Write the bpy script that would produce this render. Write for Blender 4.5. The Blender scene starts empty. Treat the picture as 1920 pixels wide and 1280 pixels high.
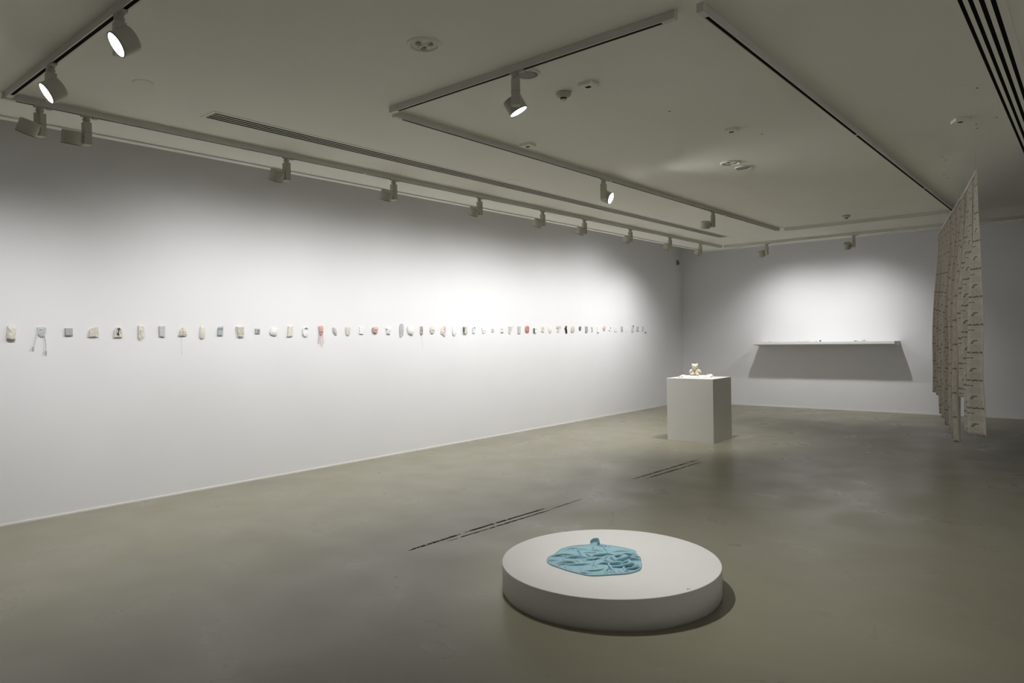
import bpy, bmesh, math, random
import numpy as np
from mathutils import Vector, Matrix, noise, Euler
R3 = math.radians
random.seed(7)
S = bpy.context.scene
C = S.collection

# ------------------------------------------------------------------ camera, world, exposure
cam_d = bpy.data.cameras.new('camera'); cam = bpy.data.objects.new('camera', cam_d); C.objects.link(cam)
cr = Vector((0.76612, 0.64245, -0.01730)); cf = Vector((-0.6422, 0.7665, -0.0071))
cf.normalize(); cr = (cr - cr.dot(cf) * cf).normalized(); cu = cr.cross(cf)
M = Matrix((cr, cu, -cf)).transposed().to_4x4(); M.translation = (7.2185, 0.0, 1.55)
cam.matrix_world = M
cam_d.sensor_width = 36.0; cam_d.lens = 1314.27 / 1920 * 36.0; cam_d.clip_start = 0.05; cam_d.clip_end = 100
S.camera = cam
w = bpy.data.worlds.new('world'); S.world = w; w.use_nodes = True
w.node_tree.nodes['Background'].inputs[0].default_value = (0, 0, 0, 1)
w.node_tree.nodes['Background'].inputs[1].default_value = 0.0
S.view_settings.view_transform = 'Standard'; S.view_settings.look = 'None'
S.view_settings.gamma = 1.0; S.view_settings.use_curve_mapping = False
S.view_settings.exposure = 0.0

CEIL = 3.246      # ceiling height
GAP = 0.962       # the ceiling stops this far in front of the walls
LY = 14.64        # back wall
RX, FY = 9.6, -4.5
TZ = 0.045        # track height
# lamp power (W) and cone (deg) for each use
P_WALL, P_BACK, P_DISC, P_PED, P_SIDE, P_REAR, P_FILL = 98, 98, 230, 215, 66, 72, 50

# ------------------------------------------------------------------ materials
def new_mat(name):
    m = bpy.data.materials.new(name); m.use_nodes = True
    nt = m.node_tree; b = nt.nodes['Principled BSDF']
    return m, nt, b
def mat(name, col, rough=0.6, var=0.06, scale=6.0, bump=0.0, bscale=60.0, spec=0.3, metallic=0.0, coat=0.0):
    m, nt, b = new_mat(name)
    tc = nt.nodes.new('ShaderNodeTexCoord')
    n = nt.nodes.new('ShaderNodeTexNoise'); n.inputs['Scale'].default_value = scale; n.inputs['Detail'].default_value = 5
    nt.links.new(tc.outputs['Object'], n.inputs['Vector'])
    r = nt.nodes.new('ShaderNodeValToRGB')
    r.color_ramp.elements[0].position = 0.3; r.color_ramp.elements[1].position = 0.7
    r.color_ramp.elements[0].color = (*[c * (1 - var) for c in col], 1)
    r.color_ramp.elements[1].color = (*[min(1, c * (1 + var)) for c in col], 1)
    nt.links.new(n.outputs['Fac'], r.inputs[0]); nt.links.new(r.outputs[0], b.inputs['Base Color'])
    b.inputs['Roughness'].default_value = rough; b.inputs['Specular IOR Level'].default_value = spec
    b.inputs['Metallic'].default_value = metallic; b.inputs['Coat Weight'].default_value = coat
    if bump:
        n2 = nt.nodes.new('ShaderNodeTexNoise'); n2.inputs['Scale'].default_value = bscale; n2.inputs['Detail'].default_value = 4
        nt.links.new(tc.outputs['Object'], n2.inputs['Vector'])
        bp = nt.nodes.new('ShaderNodeBump'); bp.inputs['Strength'].default_value = bump; bp.inputs['Distance'].default_value = 0.004
        nt.links.new(n2.outputs['Fac'], bp.inputs['Height']); nt.links.new(bp.outputs[0], b.inputs['Normal'])
    return m
def emit(name, col, s):
    m, nt, b = new_mat(name)
    b.inputs['Base Color'].default_value = (0.9, 0.9, 0.9, 1)
    b.inputs['Emission Color'].default_value = (*col, 1); b.inputs['Emission Strength'].default_value = s
    return m
def mth(nt, op, a, b=None, c=None):
    n = nt.nodes.new('ShaderNodeMath'); n.operation = op
    for i, v in enumerate((a, b, c)):
        if v is None: continue
        if isinstance(v, (int, float)): n.inputs[i].default_value = v
        else: nt.links.new(v, n.inputs[i])
    return n.outputs[0]

M_WALL = mat('wall_paint', (0.83, 0.83, 0.85), 0.75, 0.012, 1.5, 0.05, 180, 0.15)
M_CEIL = mat('ceiling_paint', (0.87, 0.86, 0.78), 0.8, 0.015, 1.2, 0.04, 150, 0.12)
M_TRIM = mat('trim_paint', (0.80, 0.79, 0.75), 0.6, 0.02, 3)
M_PLINTH = mat('plinth_paint', (0.74, 0.73, 0.70), 0.55, 0.015, 2.5, 0.03, 120, 0.2)
M_LAMP = mat('lamp_white_metal', (0.50, 0.49, 0.42), 0.5, 0.03, 8, 0, 60, 0.35)
M_TRACK = mat('track_white', (0.68, 0.67, 0.61), 0.5, 0.02, 4)
M_DARK = mat('black_slot', (0.006, 0.006, 0.005), 0.85, 0.1, 20, 0, 60, 0.05)
M_RIM = mat('black_rim', (0.03, 0.03, 0.032), 0.4, 0.05, 20)
M_LENS = emit('lit_lens', (1.0, 0.99, 0.96), 14.0)
M_GRILLE = mat('speaker_grille', (0.30, 0.30, 0.28), 0.7, 0.1, 120)
M_HOLE = mat('hole_dark', (0.03, 0.028, 0.025), 0.9, 0.1, 20, spec=0.05)
M_SHELF = mat('shelf_white', (0.80, 0.80, 0.79), 0.5, 0.01, 3)
M_TEAL = mat('teal_jersey', (0.345, 0.54, 0.60), 0.85, 0.05, 14, 0.25, 300, 0.12)
M_PLUSH = mat('cream_plush', (0.82, 0.76, 0.60), 0.95, 0.07, 60, 0.9, 220, 0.05)
M_LACE = mat('white_lace', (0.82, 0.79, 0.74), 0.9, 0.08, 80, 0.9, 200, 0.05)
M_FACE = mat('brown_stitch', (0.22, 0.17, 0.10), 0.7, 0.1, 30)
M_ROD = mat('rod_white', (0.72, 0.71, 0.66), 0.45, 0.03, 10)
M_LINE = mat('nylon_line', (0.5, 0.5, 0.48), 0.4, 0.02, 10)
IM = {
 'cream': mat('cream_bisque', (0.744, 0.715, 0.635), 0.55, 0.08, 40, 0.4, 120),
 'ivory': mat('ivory_bisque', (0.832, 0.806, 0.720), 0.5, 0.06, 40, 0.3, 120),
 'creamspeck': mat('speckled_bisque', (0.684, 0.670, 0.612), 0.6, 0.28, 120, 0.5, 160),
 'white': mat('white_bisque', (0.856, 0.856, 0.838), 0.5, 0.06, 40, 0.3, 120),
 'mint': mat('mint_knit', (0.664, 0.683, 0.668), 0.8, 0.12, 90, 0.7, 140),
 'grey': mat('grey_cloth', (0.451, 0.458, 0.473), 0.8, 0.06, 50, 0.3, 160),
 'lgrey': mat('light_grey_cloth', (0.568, 0.575, 0.590), 0.8, 0.06, 50, 0.3, 160),
 'dgrey': mat('dark_grey_glaze', (0.170, 0.170, 0.170), 0.5, 0.1, 50),
 'bluegrey': mat('blue_grey_cloth', (0.463, 0.491, 0.520), 0.8, 0.08, 50, 0.3, 160),
 'greyspeck': mat('speckled_grey', (0.534, 0.534, 0.512), 0.7, 0.35, 130, 0.4, 160),
 'pink': mat('coral_yarn', (0.697, 0.412, 0.381), 0.85, 0.18, 90, 0.6, 140),
 'dusty': mat('dusty_pink', (0.693, 0.483, 0.454), 0.8, 0.18, 70, 0.5, 140),
 'dusty2': mat('pale_red_glaze', (0.738, 0.527, 0.520), 0.5, 0.1, 60),
 'red': mat('brick_red', (0.535, 0.268, 0.237), 0.7, 0.18, 70, 0.5, 140),
 'blush': mat('blush_bisque', (0.751, 0.664, 0.621), 0.7, 0.12, 60, 0.4, 140),
 'rose': mat('rose_white', (0.848, 0.823, 0.815), 0.6, 0.04, 50),
 'lilac': mat('lilac_grey', (0.587, 0.572, 0.608), 0.7, 0.08, 60, 0.3, 140),
 'taupe': mat('taupe_cloth', (0.500, 0.478, 0.449), 0.8, 0.14, 80, 0.4, 140),
 'paleblue': mat('pale_blue_cloth', (0.707, 0.765, 0.786), 0.8, 0.05, 50),
 'beige': mat('beige_cloth', (0.640, 0.582, 0.510), 0.8, 0.14, 80, 0.4, 140),
 'black': mat('black_glaze', (0.015, 0.015, 0.016), 0.25, 0.1, 40, spec=0.5),
}
M_THREAD = mat('pale_thread', (0.52, 0.52, 0.50), 0.8, 0.1, 60)
M_INK = mat('dark_ink', (0.05, 0.05, 0.055), 0.6, 0.1, 60)
M_BROWN = mat('brown_string', (0.30, 0.22, 0.13), 0.8, 0.1, 60)

def floor_material():
    m, nt, b = new_mat('polished_concrete')
    L = nt.links.new
    tc = nt.nodes.new('ShaderNodeTexCoord').outputs['Object']
    def noi(scale, detail=6, rough=0.55, sc=(1, 1, 1), rot=0.0, dist=0.0):
        mp = nt.nodes.new('ShaderNodeMapping'); mp.inputs['Scale'].default_value = sc; mp.inputs['Rotation'].default_value = (0, 0, rot)
        L(tc, mp.inputs['Vector'])
        n = nt.nodes.new('ShaderNodeTexNoise'); n.inputs['Scale'].default_value = scale; n.inputs['Detail'].default_value = detail
        n.inputs['Roughness'].default_value = rough; n.inputs['Distortion'].default_value = dist
        L(mp.outputs[0], n.inputs['Vector']); return n.outputs['Fac']
    def ramp(v, p0, p1, c0=0.0, c1=1.0):
        r = nt.nodes.new('ShaderNodeMapRange'); r.inputs['From Min'].default_value = p0; r.inputs['From Max'].default_value = p1
        r.inputs['To Min'].default_value = c0; r.inputs['To Max'].default_value = c1; L(v, r.inputs['Value']); return r.outputs[0]
    def mix(f, a, bcol):
        x = nt.nodes.new('ShaderNodeMix'); x.data_type = 'RGBA'
        if isinstance(f, float): x.inputs[0].default_value = f
        else: L(f, x.inputs[0])
        for i, v in ((6, a), (7, bcol)):
            if isinstance(v, tuple): x.inputs[i].default_value = (*v, 1)
            else: L(v, x.inputs[i])
        return x.outputs[2]
    base = mix(ramp(noi(0.55, 3, 0.45, (1, 1, 1), 0, 0.0), 0.35, 0.65), (0.236, 0.219, 0.152), (0.262, 0.244, 0.174))
    base = mix(ramp(noi(2.6, 3, 0.45), 0.3, 0.9, 0, 0.35), base, (0.215, 0.203, 0.155))
    # trowel blotches
    base = mix(ramp(noi(1.5, 2, 0.4, (1.0, 0.45, 1), 0.7, 0.3), 0.58, 0.9, 0, 0.45), base, (0.195, 0.186, 0.165))
    base = mix(ramp(noi(1.7, 2, 0.4, (0.6, 1.3, 1), -0.4, 0.8), 0.5, 1.0, 0, 0.3), base, (0.36, 0.345, 0.29))
    # small dark specks
    base = mix(ramp(noi(26, 2, 0.5), 0.765, 0.80, 0, 0.75), base, (0.09, 0.085, 0.07))
    # hairline cracks
    v = nt.nodes.new('ShaderNodeTexVoronoi'); v.feature = 'DISTANCE_TO_EDGE'; v.inputs['Scale'].default_value = 0.55
    mp = nt.nodes.new('ShaderNodeMapping'); nz = nt.nodes.new('ShaderNodeTexNoise'); nz.inputs['Scale'].default_value = 2.2; nz.inputs['Detail'].default_value = 6
    L(tc, nz.inputs['Vector']); ad = nt.nodes.new('ShaderNodeVectorMath'); ad.operation = 'MULTIPLY_ADD'
    L(nz.outputs['Color'], ad.inputs[0]); ad.inputs[1].default_value = (0.5, 0.5, 0); L(tc, ad.inputs[2]); L(ad.outputs[0], v.inputs['Vector'])
    crack = mth(nt, 'MULTIPLY', ramp(v.outputs['Distance'], 0.0, 0.0035, 1, 0), ramp(noi(0.8, 2), 0.5, 0.6, 0, 0.4))
    base = mix(crack, base, (0.10, 0.095, 0.08))
    L(base, b.inputs['Base Color'])
    L(ramp(noi(1.9, 2, 0.4), 0.3, 0.7, 0.26, 0.38), b.inputs['Roughness'])
    b.inputs['Specular IOR Level'].default_value = 0.42
    bp = nt.nodes.new('ShaderNodeBump'); bp.inputs['Strength'].default_value = 0.08; bp.inputs['Distance'].default_value = 0.004
    L(noi(5.5, 3, 0.5), bp.inputs['Height']); L(bp.outputs[0], b.inputs['Normal'])
    return m
M_FLOOR = floor_material()

def label_fabric():
    """thin beige cloth printed all over with rows of label text; u = metres across, v = metres down"""
    m, nt, b = new_mat('printed_label_fabric'); L = nt.links.new
    uv = nt.nodes.new('ShaderNodeUVMap').outputs[0]
    sp = nt.nodes.new('ShaderNodeSeparateXYZ'); L(uv, sp.inputs[0]); U, V = sp.outputs[0], sp.outputs[1]
    W_, H_ = 0.19, 0.268
    us = mth(nt, 'DIVIDE', U, W_); col = mth(nt, 'FLOOR', us); u = mth(nt, 'FRACT', us)
    vo = mth(nt, 'MULTIPLY_ADD', col, 0.37, mth(nt, 'DIVIDE', V, H_)); row = mth(nt, 'FLOOR', vo); v = mth(nt, 'FRACT', vo)
    def band(x, a, c): return mth(nt, 'MULTIPLY', mth(nt, 'GREATER_THAN', x, a), mth(nt, 'LESS_THAN', x, c))
    def cells(nu, nv, seed, thr):
        cb = nt.nodes.new('ShaderNodeCombineXYZ')
        L(mth(nt, 'FLOOR', mth(nt, 'MULTIPLY', u, nu)), cb.inputs[0]); L(mth(nt, 'FLOOR', mth(nt, 'MULTIPLY', v, nv)), cb.inputs[1]); cb.inputs[2].default_value = seed
        wn = nt.nodes.new('ShaderNodeTexWhiteNoise'); L(cb.outputs[0], wn.inputs['Vector'])
        return mth(nt, 'GREATER_THAN', wn.outputs['Value'], thr)
    def mul(*a):
        r = a[0]
        for k in a[1:]: r = mth(nt, 'MULTIPLY', r, k)
        return r
    # emblem: a ring with a tail
    dx = mth(nt, 'MULTIPLY', mth(nt, 'SUBTRACT', u, 0.5), W_); dy = mth(nt, 'MULTIPLY', mth(nt, 'SUBTRACT', v, 0.07), H_)
    rr = mth(nt, 'SQRT', mth(nt, 'ADD', mth(nt, 'MULTIPLY', dx, dx), mth(nt, 'MULTIPLY', dy, dy)))
    ring = band(rr, 0.005, 0.011)
    tail = mul(band(u, 0.34, 0.50), band(v, 0.015, 0.05))
    tail2 = mul(band(u, 0.50, 0.60), band(v, 0.10, 0.145))
    bold = mul(band(u, 0.10, 0.92), band(v, 0.42, 0.50), cells(46, 40, 1.0, 0.30))
    bold2 = mul(band(u, 0.46, 0.90), band(v, 0.63, 0.68), cells(40, 60, 2.0, 0.32))
    small = mul(band(u, 0.14, 0.88), band(v, 0.20, 0.40), mth(nt, 'LESS_THAN', mth(nt, 'FRACT', mth(nt, 'MULTIPLY', v, 30)), 0.45), cells(48, 30, 3.0, 0.4))
    small2 = mul(band(u, 0.08, 0.90), band(v, 0.72, 0.94), mth(nt, 'LESS_THAN', mth(nt, 'FRACT', mth(nt, 'MULTIPLY', v, 30)), 0.4), cells(52, 30, 4.0, 0.45))
    rule = mul(band(u, 0.04, 0.96), mth(nt, 'ADD', band(v, 0.555, 0.565), band(v, 0.165, 0.173)))
    strong = mth(nt, 'MAXIMUM', mth(nt, 'MAXIMUM', ring, mth(nt, 'MAXIMUM', tail, tail2)), mth(nt, 'MAXIMUM', bold, bold2))
    weak = mth(nt, 'MULTIPLY', mth(nt, 'MAXIMUM', mth(nt, 'MAXIMUM', small, small2), rule), 0.5)
    ink = mth(nt, 'MULTIPLY', mth(nt, 'MAXIMUM', strong, weak), 0.78)
    n = nt.nodes.new('ShaderNodeTexNoise'); n.inputs['Scale'].default_value = 3.0; n.inputs['Detail'].default_value = 4; L(uv, n.inputs['Vector'])
    x0 = nt.nodes.new('ShaderNodeMix'); x0.data_type = 'RGBA'; L(n.outputs['Fac'], x0.inputs[0])
    x0.inputs[6].default_value = (0.53, 0.475, 0.41, 1); x0.inputs[7].default_value = (0.62, 0.53, 0.465, 1)
    cb = nt.nodes.new('ShaderNodeCombineXYZ'); L(col, cb.inputs[0]); cb.inputs[1].default_value = 4.0
    wn = nt.nodes.new('ShaderNodeTexWhiteNoise'); L(cb.outputs[0], wn.inputs['Vector'])
    x1 = nt.nodes.new('ShaderNodeMix'); x1.data_type = 'RGBA'; L(mth(nt, 'GREATER_THAN', wn.outputs['Value'], 0.5), x1.inputs[0])
    L(x0.outputs[2], x1.inputs[6]); x1.inputs[7].default_value = (0.66, 0.62, 0.545, 1); x0 = x1
    x = nt.nodes.new('ShaderNodeMix'); x.data_type = 'RGBA'; L(ink, x.inputs[0]); L(x0.outputs[2], x.inputs[6]); x.inputs[7].default_value = (0.05, 0.042, 0.035, 1)
    L(x.outputs[2], b.inputs['Base Color']); b.inputs['Roughness'].default_value = 0.8; b.inputs['Specular IOR Level'].default_value = 0.15
    tr = nt.nodes.new('ShaderNodeBsdfTranslucent'); L(x.outputs[2], tr.inputs[0])
    ms = nt.nodes.new('ShaderNodeMixShader'); ms.inputs[0].default_value = 0.3
    L(b.outputs[0], ms.inputs[1]); L(tr.outputs[0], ms.inputs[2]); L(ms.outputs[0], nt.nodes['Material Output'].inputs[0])
    return m
M_LABEL = label_fabric()

# ------------------------------------------------------------------ object helpers
def link(name, me, m, parent=None, smooth=False):
    if isinstance(me, bmesh.types.BMesh):
        bm = me; bmesh.ops.recalc_face_normals(bm, faces=bm.faces[:]); me = bpy.data.meshes.new(name); bm.to_mesh(me); bm.free()
    o = bpy.data.objects.new(name, me); C.objects.link(o)
    if m: me.materials.append(m)
    if parent: o.parent = parent
    if smooth:
        for p in me.polygons: p.use_smooth = True
    return o
def tag(o, label, cat, group=None, kind=None):
    if label: o['label'] = label
    if cat: o['category'] = cat
    if group: o['group'] = group
    if kind: o['kind'] = kind
    return o
def empty(name, loc, rz=0.0):
    o = bpy.data.objects.new(name, None); C.objects.link(o); o.location = loc; o.rotation_euler = (0, 0, rz)
    o.empty_display_size = 0.05; return o
def structure(name, bm, m): return tag(link(name, bm, m), None, None, None, 'structure')
def copy_tree(o, parent=None):
    c = o.copy(); C.objects.link(c); c.parent = parent
    for ch in list(o.children): copy_tree(ch, c)
    return c
def box(bm, x0, x1, y0, y1, z0, z1, bev=0.0):
    r = bmesh.ops.create_cube(bm, size=1.0)
    for v in r['verts']:
        v.co = Vector((x0 + (v.co.x + .5) * (x1 - x0), y0 + (v.co.y + .5) * (y1 - y0), z0 + (v.co.z + .5) * (z1 - z0)))
    if bev:
        es = list({e for v in r['verts'] for e in v.link_edges})
        bmesh.ops.bevel(bm, geom=es, offset=bev, segments=2, profile=0.7, affect='EDGES')
    return bm
def B(*a, **k): return box(bmesh.new(), *a, **k)
def cyl(bm, r0, r1, z0, z1, seg=32, at=(0, 0), cap=True):
    A = []; Bv = []
    for i in range(seg):
        t = 2 * math.pi * i / seg
        A.append(bm.verts.new((at[0] + r0 * math.cos(t), at[1] + r0 * math.sin(t), z0)))
        Bv.append(bm.verts.new((at[0] + r1 * math.cos(t), at[1] + r1 * math.sin(t), z1)))
    for i in range(seg):
        j = (i + 1) % seg; bm.faces.new((A[i], A[j], Bv[j], Bv[i]))
    if cap: bm.faces.new(A[::-1]); bm.faces.new(Bv)
    return bm
def lathe(bm, prof, seg=40, at=(0, 0, 0)):
    rings = []
    for r, z in prof:
        rings.append([bm.verts.new((at[0] + r * math.cos(2 * math.pi * i / seg), at[1] + r * math.sin(2 * math.pi * i / seg), at[2] + z)) for i in range(seg)] if r > 1e-6
                     else [bm.verts.new((at[0], at[1], at[2] + z))])
    for a, b in zip(rings, rings[1:]):
        for i in range(seg):
            j = (i + 1) % seg
            if len(a) == 1 and len(b) == 1: continue
            if len(a) == 1: bm.faces.new((a[0], b[i], b[j]))
            elif len(b) == 1: bm.faces.new((a[i], a[j], b[0]))
            else: bm.faces.new((a[i], a[j], b[j], b[i]))
    return bm
def tube(bm, pts, r, seg=8, taper=None):
    pts = [Vector(p) for p in pts]; rings = []
    up = Vector((0.13, 0.21, 0.97)).normalized()
    for i, p in enumerate(pts):
        d = (pts[min(i + 1, len(pts) - 1)] - pts[max(i - 1, 0)]).normalized()
        a = d.cross(up)
        if a.length < 1e-3: a = d.cross(Vector((1, 0, 0)))
        a.normalize(); b = d.cross(a)
        rr = r * (taper[i] if taper else 1)
        rings.append([bm.verts.new(p + rr * (math.cos(2 * math.pi * k / seg) * a + math.sin(2 * math.pi * k / seg) * b)) for k in range(seg)])
    for x, y in zip(rings, rings[1:]):
        for k in range(seg): bm.faces.new((x[k], x[(k + 1) % seg], y[(k + 1) % seg], y[k]))
    bm.faces.new(rings[0][::-1]); bm.faces.new(rings[-1])
    return bm
def smooth_path(pts, n=6, closed=False):
    out = []; m = len(pts); rng = m if closed else m - 1
    for i in range(rng):
        g = lambda k: Vector(pts[k % m]) if closed else Vector(pts[max(0, min(m - 1, k))])
        p0, p1, p2, p3 = g(i - 1), g(i), g(i + 1), g(i + 2)
        for s in range(n):
            t = s / n
            out.append(0.5 * ((2 * p1) + (-p0 + p2) * t + (2 * p0 - 5 * p1 + 4 * p2 - p3) * t * t + (-p0 + 3 * p1 - 3 * p2 + p3) * t ** 3))
    if not closed: out.append(Vector(pts[-1]))
    return out

# ------------------------------------------------------------------ the room
structure('floor', B(-0.2, RX + .2, FY - .2, LY + .2, -0.2, 0), M_FLOOR)
structure('wall_left', B(-0.2, 0, FY - .2, LY + .2, 0, 3.75), M_WALL)
structure('wall_back', B(0, RX, LY, LY + .2, 0, 3.75), M_WALL)
structure('wall_right', B(RX, RX + .2, FY - .2, LY + .2, 0, 3.75), M_WALL)
structure('wall_front', B(0, RX, FY - .2, FY, 0, 3.75), M_WALL)
structure('ceiling', B(GAP, RX, FY, LY - GAP, CEIL, CEIL + 0.12), M_CEIL)
structure('ceiling_slab', B(-0.2, RX + .2, FY - .2, LY + .2, 3.75, 3.9), M_CEIL)
# narrow bead along the two free edges of the ceiling
structure('trim_1', B(GAP - .004, GAP + .072, FY, LY - GAP + .004, CEIL - 0.012, CEIL + .125), M_TRIM)
structure('trim_2', B(GAP + .072, RX, LY - GAP - .072, LY - GAP + .004, CEIL - 0.012, CEIL + .125), M_TRIM)
structure('baseboard_left', B(0, 0.008, FY, LY, 0, 0.014), M_TRIM)
structure('baseboard_back', B(0.008, RX, LY - 0.008, LY, 0, 0.014), M_TRIM)

# two scraped lines left in the concrete by an old partition
M_SCRAPE = mat('scraped_concrete', (0.045, 0.040, 0.030), 0.95, 0.35, 9, spec=0.02)
def scrape(x0, y0, x1, y1, wd, seed):
    bm = bmesh.new(); n = 60; rnd = random.Random(seed); prev = None
    for i in range(n + 1):
        t = i / n; x = x0 + (x1 - x0) * t + .004 * noise.noise(Vector((t * 9, seed, 0))); y = y0 + (y1 - y0) * t
        ww = wd * (0.5 + 0.9 * abs(noise.noise(Vector((t * 14, seed, 3))))) * min(1, 6 * t + .2, 6 * (1 - t) + .2)
        cur = (bm.verts.new((x - ww, y, 0.0012)), bm.verts.new((x + ww, y, 0.0012)))
        if prev and rnd.random() > 0.07: bm.faces.new((prev[0], prev[1], cur[1], cur[0]))
        prev = cur
    for f in bm.faces: f.normal_update()
    return bm
for k, a in enumerate([(3.335, 3.41, 3.345, 3.95, .017, 1), (3.34, 4.0, 3.385, 5.0, .019, 2), (3.40, 3.75, 3.455, 5.0, .010, 3), (3.44, 5.0, 3.45, 5.5, .008, 9),
                       (3.37, 6.55, 3.44, 8.1, .016, 5), (3.475, 6.65, 3.53, 7.9, .014, 6)]):
    o = link('scrape_mark', scrape(*a), M_SCRAPE)
    tag(o, ['short dark scrape on the concrete floor, nearest end of the long broken line',
            'thicker dark scraped line on the concrete floor, left stroke of the long pair',
            'thin dark scraped line on the concrete floor, right stroke of the long pair',
            'faint dashed end of the long scraped line beyond the round platform',
            'left stroke of the pair of scrapes on the floor in front of the square pedestal',
            'right stroke of the pair of scrapes on the floor in front of the square pedestal'][k], 'floor mark', 'scrape lines on the concrete floor')
# ------------------------------------------------------------------ lighting tracks
def track(name_label, x0, y0, x1, y1):
    """surface track: a channel with a dark slot along its underside"""
    L = math.hypot(x1 - x0, y1 - y0); rz = math.atan2(y1 - y0, x1 - x0)
    root = empty('lighting_track', (x0, y0, CEIL), rz); tag(root, name_label, 'light track', 'white lighting tracks on the ceiling')
    bm = bmesh.new(); hw = .018
    box(bm, 0, L, -hw, -.011, -TZ, 0); box(bm, 0, L, .011, hw, -TZ, 0); box(bm, 0, L, -.011, .011, -.012, 0)
    link('rail', bm, M_TRACK, root)
    link('slot', B(.05, L - .05, -.0109, .0109, -TZ + .0015, -.0125), M_DARK, root)
    for a, b in ((-.03, .05), (L - .05, L + .03)):
        link('end_cap', B(a, b, -hw - .001, hw + .001, -TZ - .001, 0, bev=.002), M_TRACK, root)
    k = 3.0
    while k < L - .5:
        link('joint', B(k - .012, k + .012, -hw - .0005, hw + .0005, -TZ - .0006, 0), M_TRACK, root); k += 3.0
    return root
track('long white ceiling track running beside the left wall, carrying ten spotlights', 1.60, 1.46, 1.60, 13.06)
track('white track crossing the ceiling at the upper left corner, carrying two lit spotlights', 1.68, 1.455, 6.0, 1.455)
track('white track on the left side of the inner rectangle, carrying two spotlights', 3.20, 3.50, 3.20, 11.62)
track('white track on the near side of the inner rectangle, with one lit lamp', 3.28, 3.40, 5.50, 3.40)
track('empty white track on the right side of the inner rectangle, running to the hanging fabric', 5.66, 3.44, 5.66, 11.68)
track('empty white track at the far side of the inner rectangle', 3.32, 11.68, 5.56, 11.68)
track('long white track parallel to the back wall, carrying two spotlights', 1.68, 13.11, 9.0, 13.11)

# ------------------------------------------------------------------ spotlights
def spotlight(x, y, az, el, power, cone, label, blend=1.0, track_az=90.0, pos_shift=0.0, col=(1.0, 0.993, 0.985), group='white track spotlights'):
    z = CEIL - TZ; psi = R3(az - 180.0)
    root = empty('track_spotlight', (x, y, z), psi); tag(root, label, 'spotlight', group)
    ta = R3(track_az) - psi
    rot = Matrix.Rotation(ta, 4, 'Z')
    bm = bmesh.new(); box(bm, -.034, .034, -.0165, .0165, -.012, 0.0, bev=.003); box(bm, .040, .072, -.015, .015, -.013, 0.0, bev=.004)
    bm.transform(rot); link('track_adapter', bm, M_LAMP, root)
    bm = bmesh.new(); cyl(bm, .021, .021, -.050, -.010, 24); cyl(bm, .026, .026, -.034, -.026, 24); link('neck', bm, M_LAMP, root, True)
    am = B(-.0275, .0275, -.026, .026, -.210, -.048, bev=.003)
    arm = link('driver_box', am, M_LAMP, root)
    link('seam', B(-.0282, .0282, -.0267, .0267, -.1245, -.1235), M_RIM, arm)
    hc = Vector((0, -(.026 + .012 + .0625), -.172))
    bm = cyl(bmesh.new(), .022, .022, 0, .016, 24); bm.transform(Matrix.Translation((0, -.024, hc.z)) @ Matrix.Rotation(R3(90), 4, 'X')); link('pivot', bm, M_LAMP, root, True)
    head = link('head', lathe(bmesh.new(), [(0, .047), (.050, .047), (.0605, .043), (.0625, .038), (.0625, -.046), (.0615, -.048), (.0595, -.048), (.057, -.040), (0, -.040)], 48), M_LAMP, root, True)
    head.location = hc
    # local -X is the horizontal aim; head axis -Z
    head.rotation_euler = (0, R3(90 + el), 0)
    link('bezel', lathe(bmesh.new(), [(.0575, -.049), (.0628, -.049), (.0628, -.0455), (.0575, -.0455), (.0575, -.049)], 48), M_RIM, head, True)
    link('lens', lathe(bmesh.new(), [(0, -.046), (.0575, -.046), (.0575, -.042), (0, -.042)], 48), M_LENS, head)
    ld = bpy.data.lights.new('spot_beam', 'SPOT'); ld.energy = power; ld.spot_size = R3(cone); ld.spot_blend = blend
    ld.shadow_soft_size = 0.03; ld.color = col
    lo = bpy.data.objects.new('spot_beam', ld); C.objects.link(lo); lo.parent = head; lo.location = (0, 0, -.056)
    return root

A_ROW = [(1.65, 212, -66, P_WALL * .5), (1.942, 180, -74, P_WALL * .95), (3.575, 180, -62, P_WALL), (4.83, 180, -62, P_WALL), (6.15, 180, -62, P_WALL), (7.38, 180, -62, P_WALL),
         (8.36, 180, -62, P_WALL), (9.64, 180, -62, P_WALL), (10.96, 180, -57, P_WALL * 1.12), (12.15, 184, -56, P_WALL * 1.0)]
A_LAB = ['white spotlight turned aside, leftmost lamp on the long track',
         'white spotlight beside the turned one, second from the left end of the long track',
         'white spotlight over the left wall, third from the left end of the long track',
         'white spotlight over the left wall, fourth from the left end of the long track',
         'white spotlight over the left wall, fifth from the left end of the long track',
         'white spotlight over the left wall, sixth from the left end of the long track',
         'white spotlight over the left wall, seventh from the left end of the long track',
         'white spotlight over the left wall, third from the far corner',
         'white spotlight over the left wall, second from the far corner',
         'smallest-looking white spotlight at the far corner end of the long track']
for (y, az, el, pw), lb in zip(A_ROW, A_LAB):
    spotlight(1.60, y, az, el, pw, 116 if y > 12 else 150, lb)
spotlight(3.47, 1.455, 261.6, -34.5, P_REAR, 90, 'lit white spotlight facing the viewer at the top edge, nearer of the upper left pair', track_az=0)
spotlight(2.47, 1.455, 261.6, -34.5, P_REAR, 90, 'lit white spotlight facing the viewer just above the long track corner', track_az=0)
spotlight(4.434, 3.40, 42, -62, P_DISC, 92, 'lit white spotlight hanging beside the round ceiling speaker, above the round platform', track_az=0)
spotlight(3.20, 6.352, 11, -23.6, P_SIDE, 100, 'lit white spotlight facing right below the bright patch on the ceiling')
spotlight(3.20, 9.10, 128, -74, P_PED, 80, 'white spotlight pointing down at the pedestal with the plush bear')
spotlight(2.473, 13.11, 80, -57, P_BACK, 122, 'white spotlight facing the back wall, left one above the long shelf', track_az=0)
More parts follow.
